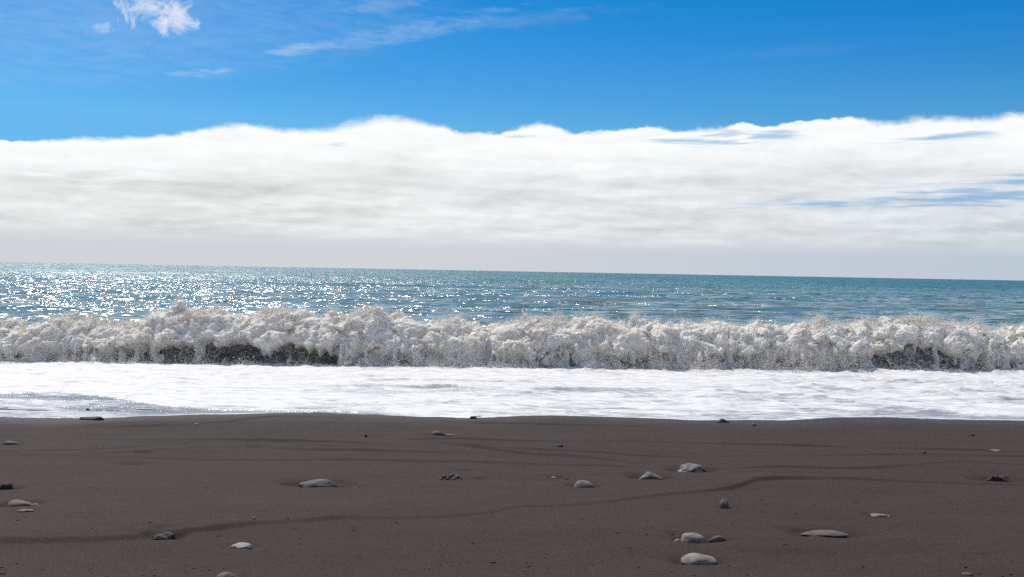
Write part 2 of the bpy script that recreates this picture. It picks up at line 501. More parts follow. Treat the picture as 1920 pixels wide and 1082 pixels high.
# gentle undulation of the beach
ZZ = ZZ + 0.035 * fbm(XX * 0.22, YY * 0.35, 0.3, 3) + 0.010 * fbm(XX * 0.9, YY * 1.6, 4.3, 3)
near = (YY > 4.5) & (YY < 25)
ZZ = ZZ + np.where(near, 0.0028 * fbm(XX * 5, YY * 6, 8.8, 3), 0)
MK = np.zeros_like(ZZ)
wob = 0.05 * fbm(XX * 1.5, XX * 0 + 3.0, YY * 0.3, 3)
for k, (pl, amp) in enumerate(LINES):
    lx, ly = curve_ground(pl)
    yc = np.interp(XX, lx, ly)
    wl = 0.030 + 0.0030 * yc
    var = 0.70 + 0.95 * fbm(XX * 0.5 + 31 * k, YY * 0 + k, 0.5, 3)
    fade = sstep(lx[0], lx[0] + 1.0, XX) * (1 - sstep(lx[-1] - 1.0, lx[-1], XX))
    w = wl * np.clip(0.7 + 0.9 * np.abs(fbm(XX * 0.8 + 9 * k, YY * 0, 2.5, 2)), 0.5, 2.0)
    d = YY - yc + wob * (0.35 + 0.02 * yc)
    h = 0.030 * amp * np.clip(var, 0.4, 1.6) * fade * (0.6 + yc / 30)
    prof = sstep(-w * 0.5, w * 0.5, d) * np.exp(-np.clip(d, 0, None) / (0.55 + 0.03 * yc))
    prof = prof - 0.12 * np.exp(-((d + w * 0.9) / (w * 0.8)) ** 2)
    ZZ = ZZ + h * prof
    MK = np.maximum(MK, np.clip(var, 0.35, 1.2) * fade * amp * np.exp(-((d + 0.1 * w) / (0.75 * w)) ** 2) * 0.75)
# hollows scoured round the stones
for (g, s) in sg:
    dpt = g.y
    wm = s[2] * dpt / F
    hm = max(s[3] * dpt / F, 0.02)
    if s[9] <= 0: continue
    dx, dy = (XX - g.x), (YY - g.y)
    m_ = (np.abs(dx) < wm * 3) & (np.abs(dy) < wm * 3)
    if not m_.any(): continue
    dx, dy = dx[m_], dy[m_]
    nz = 0.25 * fbm(dx / wm * 2.0 + s[0], dy / wm * 2.0, 1.7, 2)
    r = np.sqrt((dx / (0.82 * wm)) ** 2 + ((dy - 0.18 * wm) / (0.62 * wm)) ** 2) + nz
    dish = np.exp(-(r / 0.9) ** 2)
    ZZ[m_] -= s[9] * (0.50 * hm + 0.014) * dish
    rim = np.exp(-((r - 1.55) / 0.35) ** 2)
    ZZ[m_] += s[9] * 0.05 * hm * rim
    side = np.exp(-(((np.abs(dx) - 0.62 * wm) / (0.22 * wm)) ** 2 + ((dy - 0.1 * wm) / (0.3 * wm)) ** 2))
    ZZ[m_] -= s[9] * 0.55 * hm * side
    MK[m_] = np.maximum(MK[m_], 0.95 * s[9] * np.clip(side + 0.35 * dish, 0, 1))  # shade of the hollows also darkened into the sand colour
# small scrapes and pits
SCR = [(672, 911, 40), (640, 900, 22), (1475, 252 + 700, 1), (1510, 988, 40), (1265, 996, 36), (1045, 891, 44), (900, 893, 30), (1620, 958, 16), (1850, 1035, 24),
       (300, 997, 40), (250, 865, 50), (870, 880, 30), (480, 838, 40), (270, 848, 40)]
for (px, py, wp) in SCR:
    if wp < 5: continue
    g = ground(px, py)
    wm = wp * g.y / F
    dx, dy = XX - g.x, YY - g.y
    m_ = (np.abs(dx) < wm * 2) & (np.abs(dy) < wm * 2)
    q = np.exp(-((dx[m_] / (0.5 * wm)) ** 2 + (dy[m_] / (0.32 * wm)) ** 2) * (1 + 0.5 * fbm(dx[m_] / wm * 4, dy[m_] / wm * 4, px * 0.1, 2)))
    ZZ[m_] -= 0.16 * wm * q
    MK[m_] = np.maximum(MK[m_], 0.6 * q)

shore_px = [(-700, 786), (-300, 782), (0, 782), (60, 784), (140, 785), (190, 786), (250, 781), (330, 778), (420, 777), (520, 776), (600, 777), (680, 779), (760, 782),
            (850, 784), (890, 785.5), (960, 782), (1040, 780), (1150, 782), (1280, 786), (1400, 787), (1480, 788), (1560, 786), (1660, 786),
            (1720, 788), (1800, 790), (1920, 792), (2200, 797), (2600, 800)]
shx, shy = curve_ground(shore_px)
YS = np.interp(XX, shx, shy)
WET = sstep(-2.6, 0.3, YY - YS + 0.5 * fbm(XX * 0.5, YY * 0.2, 6.0, 2))
sand = mesh_obj('sand', np.stack([XX, YY, ZZ], -1), grid_faces(*XX.shape), mat_sand, attrs={'mark': np.clip(MK, 0, 1), 'wet': WET})
tag(sand, 'dark brown-black volcanic sand beach with faint wash lines', kind='structure')


def sample_sand(x, y):
    """height of the finished sand sheet at a point"""
    j = int(np.clip(np.searchsorted(yr, y) - 1, 0, len(yr) - 2))
    fy = (y - yr[j]) / (yr[j + 1] - yr[j])
    def row(q):
        return np.interp(x, XX[q], ZZ[q])
    return float((1 - fy) * row(j) + fy * row(j + 1))


# ---------------------------------------------------------------- swash: the sheet of foam running up the beach
foot_px = [(-900, 679), (-300, 683), (0, 686), (120, 684), (250, 687), (400, 689), (640, 693), (860, 694), (960, 696), (1100, 697), (1300, 699), (1500, 700), (1640, 700), (1800, 702), (1920, 702), (2300, 707), (2800, 715)]
ftx, fty = curve_ground(foot_px, flatz)
def foot_y(x): return np.interp(x, ftx, fty)

mat_swash, N = material('swash_foam')
P = N.pos()
foam_a = N.attr('foam')
bead_a = N.attr('bead')
st = N.scale(P, (0.42, 1.0, 1.0))
wv = N.vm('ADD', st, N.scale(N.vm('SUBTRACT', N.noise(st, 1.2, 3, 0.5, col=True), (0.5, 0.5, 0.5)), (0.9, 0.9, 0.0)))
n1 = N.noise(wv, 1.0, 7.0, 0.6)
n2 = N.noise(wv, 4.5, 6.0, 0.62, 0.8)
n3 = N.noise(P, 42.0, 2.0, 0.6)
vor = N.n('ShaderNodeTexVoronoi', feature='DISTANCE_TO_EDGE')
N.put(vor.inputs['Vector'], N.vm('ADD', N.scale(P, (0.7, 1, 1)), N.scale(N.noise(P, 3.0, 3, 0.6, col=True), (0.35, 0.35, 0))))
vor.inputs['Scale'].default_value = 3.3
lace = N.mr(vor.outputs['Distance'], 0.02, 0.16, 1.0, 0.0)
thick = N.m('ADD', foam_a, N.m('MULTIPLY', N.m('SUBTRACT', n1, 0.5), 1.45))
thick = N.m('ADD', thick, N.m('MULTIPLY', N.m('SUBTRACT', n2, 0.5), 1.15))
thick = N.m('ADD', thick, N.m('MULTIPLY', lace, 0.10))
cov = N.mr(thick, 0.32, 1.05)
cov = N.m('MAXIMUM', cov, bead_a)
cov = N.m('MULTIPLY', cov, N.mr(n3, 0.1, 0.42, 0.80, 1.0))
fcol = N.mix(N.mr(n2, 0.3, 0.65), (0.49, 0.487, 0.48), (0.68, 0.672, 0.66))
nb = N.bump(N.m('ADD', N.m('MULTIPLY', n2, 0.06), N.m('MULTIPLY', n3, 0.010)), 1.0, 0.55)
foam_s = N.bsdf(fcol, 0.62, 0.25, nb)
nb2 = N.bump(N.m('ADD', N.noise(N.scale(P, (0.6, 1, 1)), 9.0, 4.0, 0.6), N.m('MULTIPLY', n2, 2.0)), 0.02, 0.8)
film = N.bsdf(N.mix(n1, (0.15, 0.145, 0.145), (0.26, 0.255, 0.255)), 0.16, 0.6, nb2, IOR=1.33)
N.out(N.mixsh(cov, film, foam_s))

NR2, NC2 = 260, 520
tx = np.concatenate([-np.geomspace(2000, 27, 22), np.linspace(-25, 25, NC2), np.geomspace(27, 2000, 22)])
vv = np.linspace(0, 1, NR2)
V2, X2 = np.meshgrid(vv, tx, indexing='ij')
y_front = np.interp(X2, shx, shy) + 0.05 * fbm(X2 * 1.3, X2 * 0, 1.0, 3) + 0.018 * fbm(X2 * 6, X2 * 0, 2.0, 3)
y_back = foot_y(X2) + 1.6
dd = V2 ** 1.35 * (y_back - y_front)           # distance behind the leading edge
Y2 = y_front + dd
# inner fronts: edges of later sheets of foam overriding the first one
def front(pts):
    fx, fy = curve_ground(pts)
    return np.interp(X2, fx, fy) + 0.05 * fbm(X2 * 1.1 + 40, X2 * 0, 5.0, 3) + 0.02 * fbm(X2 * 5, X2 * 0, 2.0, 2), fx
fA, ax = front([(-700, 752), (-200, 750), (0, 750), (110, 749), (200, 755), (300, 764), (400, 769), (500, 771), (640, 774), (760, 781)])
fB, bx_ = front([(560, 746), (700, 746), (830, 748), (960, 752), (1100, 753), (1290, 755)])
fC, cx_ = front([(1260, 752), (1450, 760), (1540, 764), (1620, 772), (1720, 778), (1820, 786), (1920, 790), (2200, 795)])
fD, dx_ = front([(640, 741), (760, 740), (900, 743), (1050, 745)])
fE, ex_ = front([(1820, 763), (1880, 768), (1960, 771)])
FO = 0.72 + 0.32 * sstep(0.3, 3.0, dd)
BD = 0.9 * np.exp(-((dd - 0.04) / 0.07) ** 2) * sstep(-9.2, -7.0, X2)
HB = 0.014 * sstep(0, 0.12, dd) * np.exp(-dd / 0.35)
def apply_front(fy, fx, h, inner_foam, w, fe=1.2, reach=1.2):
    global FO, BD, HB
    mk = sstep(fx[0], fx[0] + fe, X2) * (1 - sstep(fx[-1] - fe, fx[-1], X2))
    d = Y2 - fy
    ahead = sstep(0.05, -0.05, d) if False else 1 - sstep(-0.05, 0.05, d)
    FO = FO - mk * ahead * inner_foam * np.exp(np.clip(d, None, 0) / reach)
    BD = np.maximum(BD, mk * np.exp(-((d - w) / w) ** 2) * 0.95)
    HB = HB + mk * h * sstep(-0.03, 0.07, d) * np.exp(-np.clip(d, 0, None) / (w * 3.5))
apply_front(fA, ax, 0.05, 0.64, 0.22, reach=4.0)
apply_front(fB, bx_, 0.09, 0.50, 0.26)
apply_front(fC, cx_, 0.07, 0.40, 0.28, reach=2.0)
apply_front(fD, dx_, 0.08, 0.40, 0.14, reach=0.7)
apply_front(fE, ex_, 0.08, 0.5, 0.14, 0.5, reach=0.7)
# rougher, more broken water to the right
FO = FO - 0.16 * sstep(5, 9, X2) * sstep(2.2, 3.2, dd) * (1 - sstep(8.2, 9.5, dd))
sz = sand_z0(Y2) + 0.035 * fbm(X2 * 0.22, Y2 * 0.35, 0.3, 3) + 0.010 * fbm(X2 * 0.9, Y2 * 1.6, 4.3, 3)
lev = 0.02 + 0.03 * sstep(0, 6, dd)
Zw = np.maximum(sz + 0.006 + HB, lev + HB * 0.6)
k_ = 8.0
act = sstep(0.6, 4.0, dd)
rip = 0.055 * fbm(X2 * 0.55, Y2 * 1.2, 3.0, 4, 0.55) + 0.05 * np.abs(fbm(X2 * 0.35 + 3, Y2 * 0.9, 7.0, 3)) - 0.01
rough_r = 0.5 + 0.9 * sstep(3, 9, X2)
Zw = Zw + act * rip * rough_r
# churned water right at the foot of the breaker
ft = foot_y(X2) - Y2
Zw = Zw + 0.07 * np.exp(-(np.clip(ft, 0, None) / 0.8) ** 2) * (0.5 + np.abs(fbm(X2 * 1.6, Y2 * 2.4, 1.0, 4, 0.6)))
Zw[0] = sz[0] - 0.004
swash = mesh_obj('swash_water', np.stack([X2, Y2, Zw], -1), grid_faces(*X2.shape), mat_swash, attrs={'foam': FO, 'bead': np.clip(BD, 0, 1)})
tag(swash, 'white foamy sheet of water spread over the black sand', kind='structure')

# ---------------------------------------------------------------- open sea
mat_sea, N = material('sea_water')
P = N.pos()
sp = N.n('ShaderNodeSeparateXYZ'); N.put(sp.inputs[0], P)
def slope(scale_xy, sc_, det, amp):
    c = N.noise(N.scale(P, (scale_xy[0], scale_xy[1], 0.0)), sc_, det, 0.6, col=True)
    return N.scale(N.vm('SUBTRACT', c, (0.5, 0.5, 0.5)), (amp * 0.75, amp, 0.0))
sl = N.vm('ADD', slope((0.32, 1.0), 0.6, 3.0, 2.1), slope((0.35, 1.0), 2.2, 3.0, 3.8))
# patches of calmer and ruffled water
calm = N.mr(N.noise(N.scale(P, (0.12, 1.0, 0)), 0.045, 4.0, 0.6), 0.38, 0.62, 0.42, 1.22)
cx3 = N.n('ShaderNodeCombineXYZ')
for i in range(3): N.put(cx3.inputs[i], calm)
fs = N.mr(sp.outputs[1], 90.0, 600.0, 1.0, 1.45)
cx4 = N.n('ShaderNodeCombineXYZ')
for i in range(3): N.put(cx4.inputs[i], fs)
sl = N.vm('MULTIPLY', sl, cx4.outputs[0])
sl = N.vm('ADD', N.vm('MULTIPLY', sl, cx3.outputs[0]), (0.0, -0.20, 0.0))
nrm = N.vm('NORMALIZE', N.vm('ADD', N.n('ShaderNodeNewGeometry').outputs['Normal'], sl))
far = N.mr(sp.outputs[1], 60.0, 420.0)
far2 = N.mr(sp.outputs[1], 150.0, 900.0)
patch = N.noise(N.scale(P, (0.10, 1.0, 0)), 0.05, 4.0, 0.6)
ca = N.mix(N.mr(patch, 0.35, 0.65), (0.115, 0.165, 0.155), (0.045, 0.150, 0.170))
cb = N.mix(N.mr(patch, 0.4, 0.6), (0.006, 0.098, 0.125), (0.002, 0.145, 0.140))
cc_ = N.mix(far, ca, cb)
caps = N.noise(N.scale(P, (0.3, 1.0, 0)), 0.42, 5.0, 0.65)
wc = N.m('MULTIPLY', N.mr(caps, 0.72, 0.78), 0.85)
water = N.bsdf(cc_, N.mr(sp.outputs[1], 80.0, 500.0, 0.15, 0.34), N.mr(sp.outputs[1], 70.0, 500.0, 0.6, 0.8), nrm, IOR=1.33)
cap = N.bsdf((0.8, 0.8, 0.8), 0.7, 0.2)
N.out(N.mixsh(wc, water, cap))

yr3 = np.concatenate([np.linspace(33.5, 60, 30), np.geomspace(60.5, 1500, 330)[0:], np.geomspace(1560, 60000, 40)])
tc3 = np.concatenate([-np.geomspace(8, 1.05, 14), np.linspace(-1, 1, 430), np.geomspace(1.05, 8, 14)])
Y3, T3 = np.meshgrid(yr3, tc3, indexing='ij')
X3 = T3 * (Y3 * 0.62 + 6)
Z3 = np.zeros_like(X3)
for i in range(46):
    L = 1.6 * 1.085 ** i
    th = random.gauss(-0.15, 0.45)
    kx, ky = math.sin(th), -math.cos(th)
    a = 0.0036 * L ** 0.95 * min(1, (7.0 / L) ** 0.8)
    ph = random.uniform(0, 6.28)
    fadeL = np.clip((L * 60 - Y3 * 0.6) / (L * 40), 0, 1)
    arg = (kx * X3 + ky * Y3) * 2 * math.pi / L + ph
    Z3 += a * fadeL * (np.sin(arg) + 0.18 * np.cos(2 * arg))
Z3 = Z3 * (1 - sstep(900, 2500, Y3)) * sstep(33, 42, Y3)
# long swell lines coming in behind the breaker
Z3 += 0.10 * np.exp(-((Y3 - 118 - 0.05 * X3 + 2 * fbm(X3 * 0.02, Y3 * 0, 1.0, 2)) / 3.5) ** 2) * (0.6 + 0.5 * fbm(X3 * 0.03, Y3 * 0, 4.0, 2))
Z3 += 0.07 * np.exp(-((Y3 - 78 + 0.04 * X3) / 3.0) ** 2) * (0.6 + 0.5 * fbm(X3 * 0.04, Y3 * 0, 8.0, 2))
sea = mesh_obj('sea', np.stack([X3, Y3, Z3], -1), grid_faces(*X3.shape), mat_sea)
tag(sea, 'blue-green open sea glittering in the sun', kind='structure')

# ---------------------------------------------------------------- the breaking wave
wave = bpy.data.objects.new('breaking_wave', None)
C.objects.link(wave)
tag(wave, 'tumbling wall of dirty white foam breaking along the whole shore', 'wave')

crest_px = [(-500, 600), (-200, 592), (-60, 600), (0, 602), (50, 604), (110, 592), (160, 597), (210, 602), (260, 600), (290, 580), (330, 574), (380, 580), (415, 577), (440, 589), (490, 584), (530, 576),
            (580, 584), (610, 592), (650, 588), (700, 578), (740, 590), (800, 599), (860, 599), (890, 604), (915, 609), (960, 603), (1010, 592), (1060, 602), (1110, 591), (1150, 597),
            (1180, 602), (1230, 598), (1270, 606), (1340, 602), (1400, 606), (1440, 604), (1470, 614), (1500, 604), (1550, 602), (1610, 606), (1630, 610), (1665, 596),
            (1700, 598), (1750, 600), (1790, 603), (1830, 608), (1870, 618), (1900, 610), (1960, 606), (2100, 604), (2300, 612)]
CRS = 1.4                                    # crest lies this far behind the foot
crx, crz = [], []
for px, py in crest_px:
    d = pix_dir(px, py)
    y = 33.0
    for _ in range(20):
        y = float(foot_y(d.x / d.y * y)) + CRS
    crx.append(d.x / d.y * y); crz.append(CAM_Z + d.z / d.y * y)
crx, crz = np.array(crx), np.array(crz)
def crest_h(x): return np.interp(x, crx, crz) * (1 - 0.55 * sstep(19.5, 24, np.abs(x)))

def px_to_x(px): return (px - 960) / F * 33.2
HOL = [(330, 665, 1.0), (235, 330, 0.5), (1035, 1090, 0.42), (1640, 1840, 1.0), (1850, 1905, 0.5), (1380, 1420, 0.15), (2050, 2200, 0.8), (-300, -150, 0.8)]
def hollow(x):
    r = np.clip(0.30 + 0.30 * perlin(np.asarray(x) * 0.45, 4.4, 1.1) + 0.15 * perlin(np.asarray(x) * 1.4, 2.2, 6.1), 0.05, 0.55)
    for a, b, k in HOL:
        xa, xb = px_to_x(a), px_to_x(b)
        w_ = min(1.0, 0.4 * (xb - xa))
        r = np.maximum(r, k * sstep(xa - 0.5, xa + w_, x) * (1 - sstep(xb - w_, xb + 0.6, x)))
    return r

# body of dark turbid water under the foam
mat_face, N = material('turbid_wave_water')
P = N.pos()
Pv = N.scale(P, (1.0, 1.0, 0.75))
wv = N.vm('ADD', Pv, N.scale(N.vm('SUBTRACT', N.noise(Pv, 2.6, 4, 0.6, col=True), (0.5, 0.5, 0.5)), (0.55, 0.55, 0.55)))
def vlace(sc_, lo, hi_):
    v = N.n('ShaderNodeTexVoronoi', feature='DISTANCE_TO_EDGE')
    N.put(v.inputs['Vector'], wv)
    v.inputs['Scale'].default_value = sc_
    return N.mr(v.outputs['Distance'], lo, hi_, 1.0, 0.0)
l1 = vlace(3.4, 0.0, 0.14)
l2 = vlace(8.0, 0.0, 0.16)
pn = N.noise(P, 1.6, 4.0, 0.6)
lc = N.m('MULTIPLY', N.m('MAXIMUM', l1, N.m('MULTIPLY', l2, 0.7)), N.mr(pn, 0.32, 0.6, 0.15, 1.0))
nb = N.bump(N.m('ADD', N.noise(P, 5.0, 5.0, 0.6), N.m('MULTIPLY', lc, 0.5)), 0.05, 0.7)
wsh = N.bsdf(N.mix(pn, (0.050, 0.044, 0.039), (0.075, 0.067, 0.06)), 0.22, 0.5, nb, IOR=1.33)
fsh = N.bsdf((0.50, 0.46, 0.41), 0.8, 0.2, nb)
N.out(N.mixsh(lc, wsh, fsh))

prof = np.array([(-0.35, -0.06), (0.0, 0.0), (0.25, 0.05), (0.48, 0.12), (0.68, 0.26), (0.84, 0.42), (1.0, 0.56), (1.15, 0.68), (1.35, 0.80), (1.6, 0.87), (1.8, 0.86), (2.0, 0.78), (3.2, 0.55), (5, 0.28), (7, 0.1), (9.5, -0.08)])
tt = np.linspace(0, len(prof) - 1, 90)
pS = np.interp(tt, np.arange(len(prof)), prof[:, 0]); pZ = np.interp(tt, np.arange(len(prof)), prof[:, 1])
for _ in range(4):
    pS[1:-1] = (pS[:-2] + 2 * pS[1:-1] + pS[2:]) / 4; pZ[1:-1] = (pZ[:-2] + 2 * pZ[1:-1] + pZ[2:]) / 4
xb = np.linspace(-26, 26, 560)
S4, X4 = np.meshgrid(pS, xb, indexing='ij'); Q4, _ = np.meshgrid(pZ, xb, indexing='ij')
H4 = crest_h(X4) * 0.97
taper = 1 - sstep(22, 26, np.abs(X4))
Z4 = Q4 * H4 * taper - 0.1 * (1 - taper)
Y4 = foot_y(X4) + S4 + 0.10 * fbm(X4 * 0.6, Z4 * 0.8, 2.0, 3) + 0.03 * fbm(X4 * 2.5, Z4 * 2.5, 5.0, 3)
body = mesh_obj('water_face', np.stack([X4, Y4, Z4], -1), grid_faces(*X4.shape), mat_face, wave)
tag(body, 'dark sandy water of the hollow wave face with lacy foam streaks')

# foam: density field -> closed surface
VX = 0.032
gx = np.arange(-21.8, 21.8, VX, dtype=np.float32)
gs = np.arange(-0.66, 2.7, VX, dtype=np.float32)
gz = np.arange(-0.09, 2.25, VX, dtype=np.float32)

def foam_field(xc):
    Xg, Sg, Zg = np.meshgrid(xc, gs, gz, indexing='ij')
    H = crest_h(xc).astype(np.float32)[:, None, None] - 0.10
    hol = hollow(xc).astype(np.float32)[:, None, None]
    q = Zg / np.maximum(H, 0.2)
    # front of the foam wall
    sf = 0.02 + 0.20 * sstep(0.0, 0.25, q) - 0.06 * sstep(0.25, 0.5, q) + 1.02 * np.clip((q - 0.46) / 0.62, 0, 1.15) + 0.30 * sstep(0.82, 1.08, q) ** 2
    lipn = 0.20 * perlin(Xg[:, :1, :1] * 0.9, 3.3, 0.0) + 0.10 * perlin(Xg[:, :1, :1] * 3.0, 1.3, 0.0)
    apron = 0.17 * np.clip(perlin(Xg[:, :1, :1] * 0.8, 8.8, 0.0) + 0.5 * perlin(Xg[:, :1, :1] * 2.7, 5.8, 0.0), -0.3, 1) * (1 - sstep(0.05, 0.42, q))
    lip = 0.54 + lipn
    veil = sstep(-0.55, 0.5, 0.8 * perlin(Xg * 2.2, 7.7, Zg * 1.1) + 0.8 * perlin(Xg * 5.5, 2.7, Zg * 2.0) + 0.25)
    sf = sf + hol * 0.85 * (1 - sstep(lip - 0.26, lip + 0.07, q)) * veil
    sf = sf - apron
    zt = H * (1 - 0.10 * np.clip(Sg - 1.5, 0, None) - 0.10 * np.clip(Sg - 1.9, 0, None)) - 0.12 * np.clip(0.8 - Sg, 0, None)
    a = Sg - sf
    b = zt - Zg
    k = 0.22
    h = np.clip(0.5 + 0.5 * (b - a) / k, 0, 1)
    f = b * (1 - h) + a * h - k * h * (1 - h)
    f = np.minimum(f, 2.5 - Sg)
    out = f.copy()
    band = np.abs(f) < 0.62
    x = Xg[band]; s = Sg[band]; z = Zg[band]; ff = f[band]; hh = np.broadcast_to(hol, Xg.shape)[band]
    wx = 0.16 * perlin(x * 1.6, s * 1.6, z * 1.6 + 50)
    wz = 0.16 * perlin(x * 1.6 + 70, s * 1.6, z * 1.6)
    xw, zw = x + wx, z + wz
    n1 = np.abs(perlin(xw * 1.25, s * 1.1, zw * 1.25 + 11))
    n2 = np.abs(perlin(xw * 2.9 + 5, s * 2.9, zw * 2.6))
    n3 = np.abs(perlin(xw * 6.3 + 9, s * 6.3, zw * 5.6))
    n4 = perlin(xw * 12.5 + 3, s * 12.5, zw * 10.5)
    n5 = perlin(xw * 24 + 3, s * 24, zw * 20)
    upper = sstep(0.3, 1.2, z)
    d = 0.46 * (n1 - 0.30) + 0.24 * (n2 - 0.24) + 0.14 * (n3 - 0.22) + 0.085 * n4 + 0.04 * n5 + 0.10 * (1 - upper) * perlin(xw * 7.0 + 21, s * 4.0, zw * 2.0)
    out[band] = ff + d * (1 - 0.35 * hh * (1 - upper))
    return out

def surface_nets(f, ox, oy, oz, vx):
    nx, ny, nz = f.shape
    ins = f > 0
    c = np.zeros((nx - 1, ny - 1, nz - 1), np.int8)
    corners = [(i, j, k) for i in (0, 1) for j in (0, 1) for k in (0, 1)]
    for i, j, k in corners:
        c += ins[i:nx - 1 + i, j:ny - 1 + j, k:nz - 1 + k]
    act = (c > 0) & (c < 8)
    idx = np.full(act.shape, -1, np.int32)
    I, J, K = np.nonzero(act)
    idx[I, J, K] = np.arange(len(I))
    val = {(i, j, k): f[I + i, J + j, K + k] for i, j, k in corners}
    acc = np.zeros((len(I), 3), np.float32); cnt = np.zeros(len(I), np.float32)
    for a in corners:
        for ax in range(3):
            if a[ax]: continue
            b = list(a); b[ax] = 1; b = tuple(b)
            va, vb = val[a], val[b]
            cr = (va > 0) != (vb > 0)
            t = np.where(cr, va / np.where(cr, va - vb, 1), 0)
            p = np.array(a, np.float32)[None].repeat(len(I), 0)
            p[:, ax] = t
            acc += p * cr[:, None]; cnt += cr
    acc /= np.maximum(cnt, 1)[:, None]
    co = np.stack([I, J, K], -1) + acc
    co = co * vx + np.array([ox, oy, oz], np.float32)
    quads = []
    for ax in range(3):
        sl0 = [slice(1, -1)] * 3; sl1 = [slice(1, -1)] * 3
        sl0[ax] = slice(0, -1); sl1[ax] = slice(1, None)
        a_, b_ = ins[tuple(sl0)], ins[tuple(sl1)]
        for sgn in (0, 1):
            e = (a_ & ~b_) if sgn == 0 else (~a_ & b_)
            p = np.stack(np.nonzero(e), -1)
            off = np.ones(3, int); off[ax] = 0
            p = p + off
            u, v = (ax + 1) % 3, (ax + 2) % 3
            def g(du, dv):
                q = p.copy(); q[:, u] -= du; q[:, v] -= dv
                return idx[q[:, 0], q[:, 1], q[:, 2]]
            qd = np.stack([g(0, 0), g(1, 0), g(1, 1), g(0, 1)], -1)
            if sgn == 1: qd = qd[:, ::-1]
            quads.append(qd)
    q = np.concatenate(quads)
    q = q[(q >= 0).all(1)]
    return co, q

mat_foam, N = material('wave_foam')
P = N.pos()
g1 = N.noise(P, 1.3, 4.0, 0.6)
g2 = N.noise(P, 9.0, 5.0, 0.65)
g3 = N.noise(P, 20.0, 4.0, 0.72)
fc1 = N.mix(N.mr(g1, 0.3, 0.7), (0.86, 0.79, 0.69), (0.96, 0.92, 0.855))
fc1 = N.mix(N.mr(g2, 0.32, 0.6, 0.42, 0.0), fc1, (0.66, 0.57, 0.455))
fc1 = N.mix(N.mr(g3, 0.5, 0.72, 0.0, 0.6), fc1, (0.97, 0.955, 0.93))
fc1 = N.mix(N.m('MULTIPLY', N.mr(g3, 0.28, 0.42, 0.7, 0.0), N.mr(g2, 0.35, 0.6, 1.0, 0.2)), fc1, (0.24, 0.20, 0.165))
nb = N.bump(N.m('ADD', N.m('MULTIPLY', g2, 0.7), N.m('MULTIPLY', g3, 0.5)), 0.08, 0.85)
pb = N.bsdf(fc1, 0.75, 0.2, nb, **{'Subsurface Weight': 0.5, 'Subsurface Radius': (1.0, 0.93, 0.82), 'Subsurface Scale': 0.16})
tr = N.n('ShaderNodeBsdfTranslucent'); N.put(tr.inputs[0], fc1); N.put(tr.inputs[1], nb)
N.out(N.mixsh(0.14, pb, tr.outputs[0]))

fv, fq, base_i = [], [], 0
CH = 150
for c0 in range(0, len(gx) - 1, CH):
    xc = gx[c0:c0 + CH + 2]                      # one cell of overlap so that the blocks join
    if len(xc) < 4: break
    co, q = surface_nets(foam_field(xc), xc[0], gs[0], gz[0], VX)
    fv.append(co); fq.append(q + base_i); base_i += len(co)
FV = np.concatenate(fv); FQ = np.concatenate(fq)
# drop what no one can see: deep inside or behind the body
sA = FV[:, 1].copy()
FV[:, 1] += foot_y(FV[:, 0]).astype(np.float32)
keep_q = (sA[FQ].mean(1) < 2.15)
FQ = FQ[keep_q]
used = np.unique(FQ); remap = np.full(len(FV), -1, np.int32); remap[used] = np.arange(len(used))
FV = FV[used]; FQ = remap[FQ]; sA = sA[used]
foam = mesh_obj('foam', FV, FQ, mat_foam, wave)
tag(foam, 'billowing white and beige foam of the breaker', kind='stuff')

# spray: droplets thrown off the foam
mat_spray, N = material('spray_droplets')
pb = N.bsdf((0.93, 0.91, 0.88), 0.6, 0.3)
tr = N.n('ShaderNodeBsdfTranslucent'); N.put(tr.inputs[0], (0.93, 0.91, 0.88))
N.out(N.mixsh(0.65, pb, tr.outputs[0]))
nrmv = np.empty(len(FV) * 3, np.float32)
foam.data.vertices.foreach_get('normal', nrmv)
nrmv = nrmv.reshape(-1, 3)
hh_ = FV[:, 2] / np.maximum(crest_h(FV[:, 0]), 0.3)
wt = (0.25 + 1.5 * sstep(0.7, 1.0, hh_)) * (sA < 1.9) * (0.25 + 1.5 * np.clip(fbm(FV[:, 0] * 0.7, FV[:, 1] * 0.7, FV[:, 2] * 0.7, 2), 0, 1))
wt /= wt.sum()
NS = 155000
pi_ = rng.choice(len(FV), NS, p=wt)
pp = FV[pi_] + nrmv[pi_] * rng.exponential(0.05, (NS, 1)) + rng.normal(0, 0.02, (NS, 3))
pp[:, 2] += rng.exponential(0.06, NS) * sstep(0.75, 1.0, hh_[pi_])
# mist bursting up at the foot
ms = []
for (a, b, n_, hgt) in [(690, 1010, 14000, 0.42), (1190, 1640, 22000, 0.45), (-150, 240, 9000, 0.3), (1090, 1190, 4000, 0.3), (240, 330, 2500, 0.25), (330, 690, 7000, 0.2), (1640, 2000, 6000, 0.2)]:
    x = rng.uniform(px_to_x(a), px_to_x(b), n_)
    cl = 0.35 + 0.9 * np.clip(0.5 + perlin(x * 1.1, 0.5, 3.3) * 1.4, 0, 1)
    z = rng.exponential(hgt * 0.5 * cl)
    ms.append(np.stack([x, foot_y(x) - 0.02 - np.abs(rng.normal(0, 0.16, n_)) + 0.2 * z, 0.03 + np.minimum(z, 1.1)], -1))
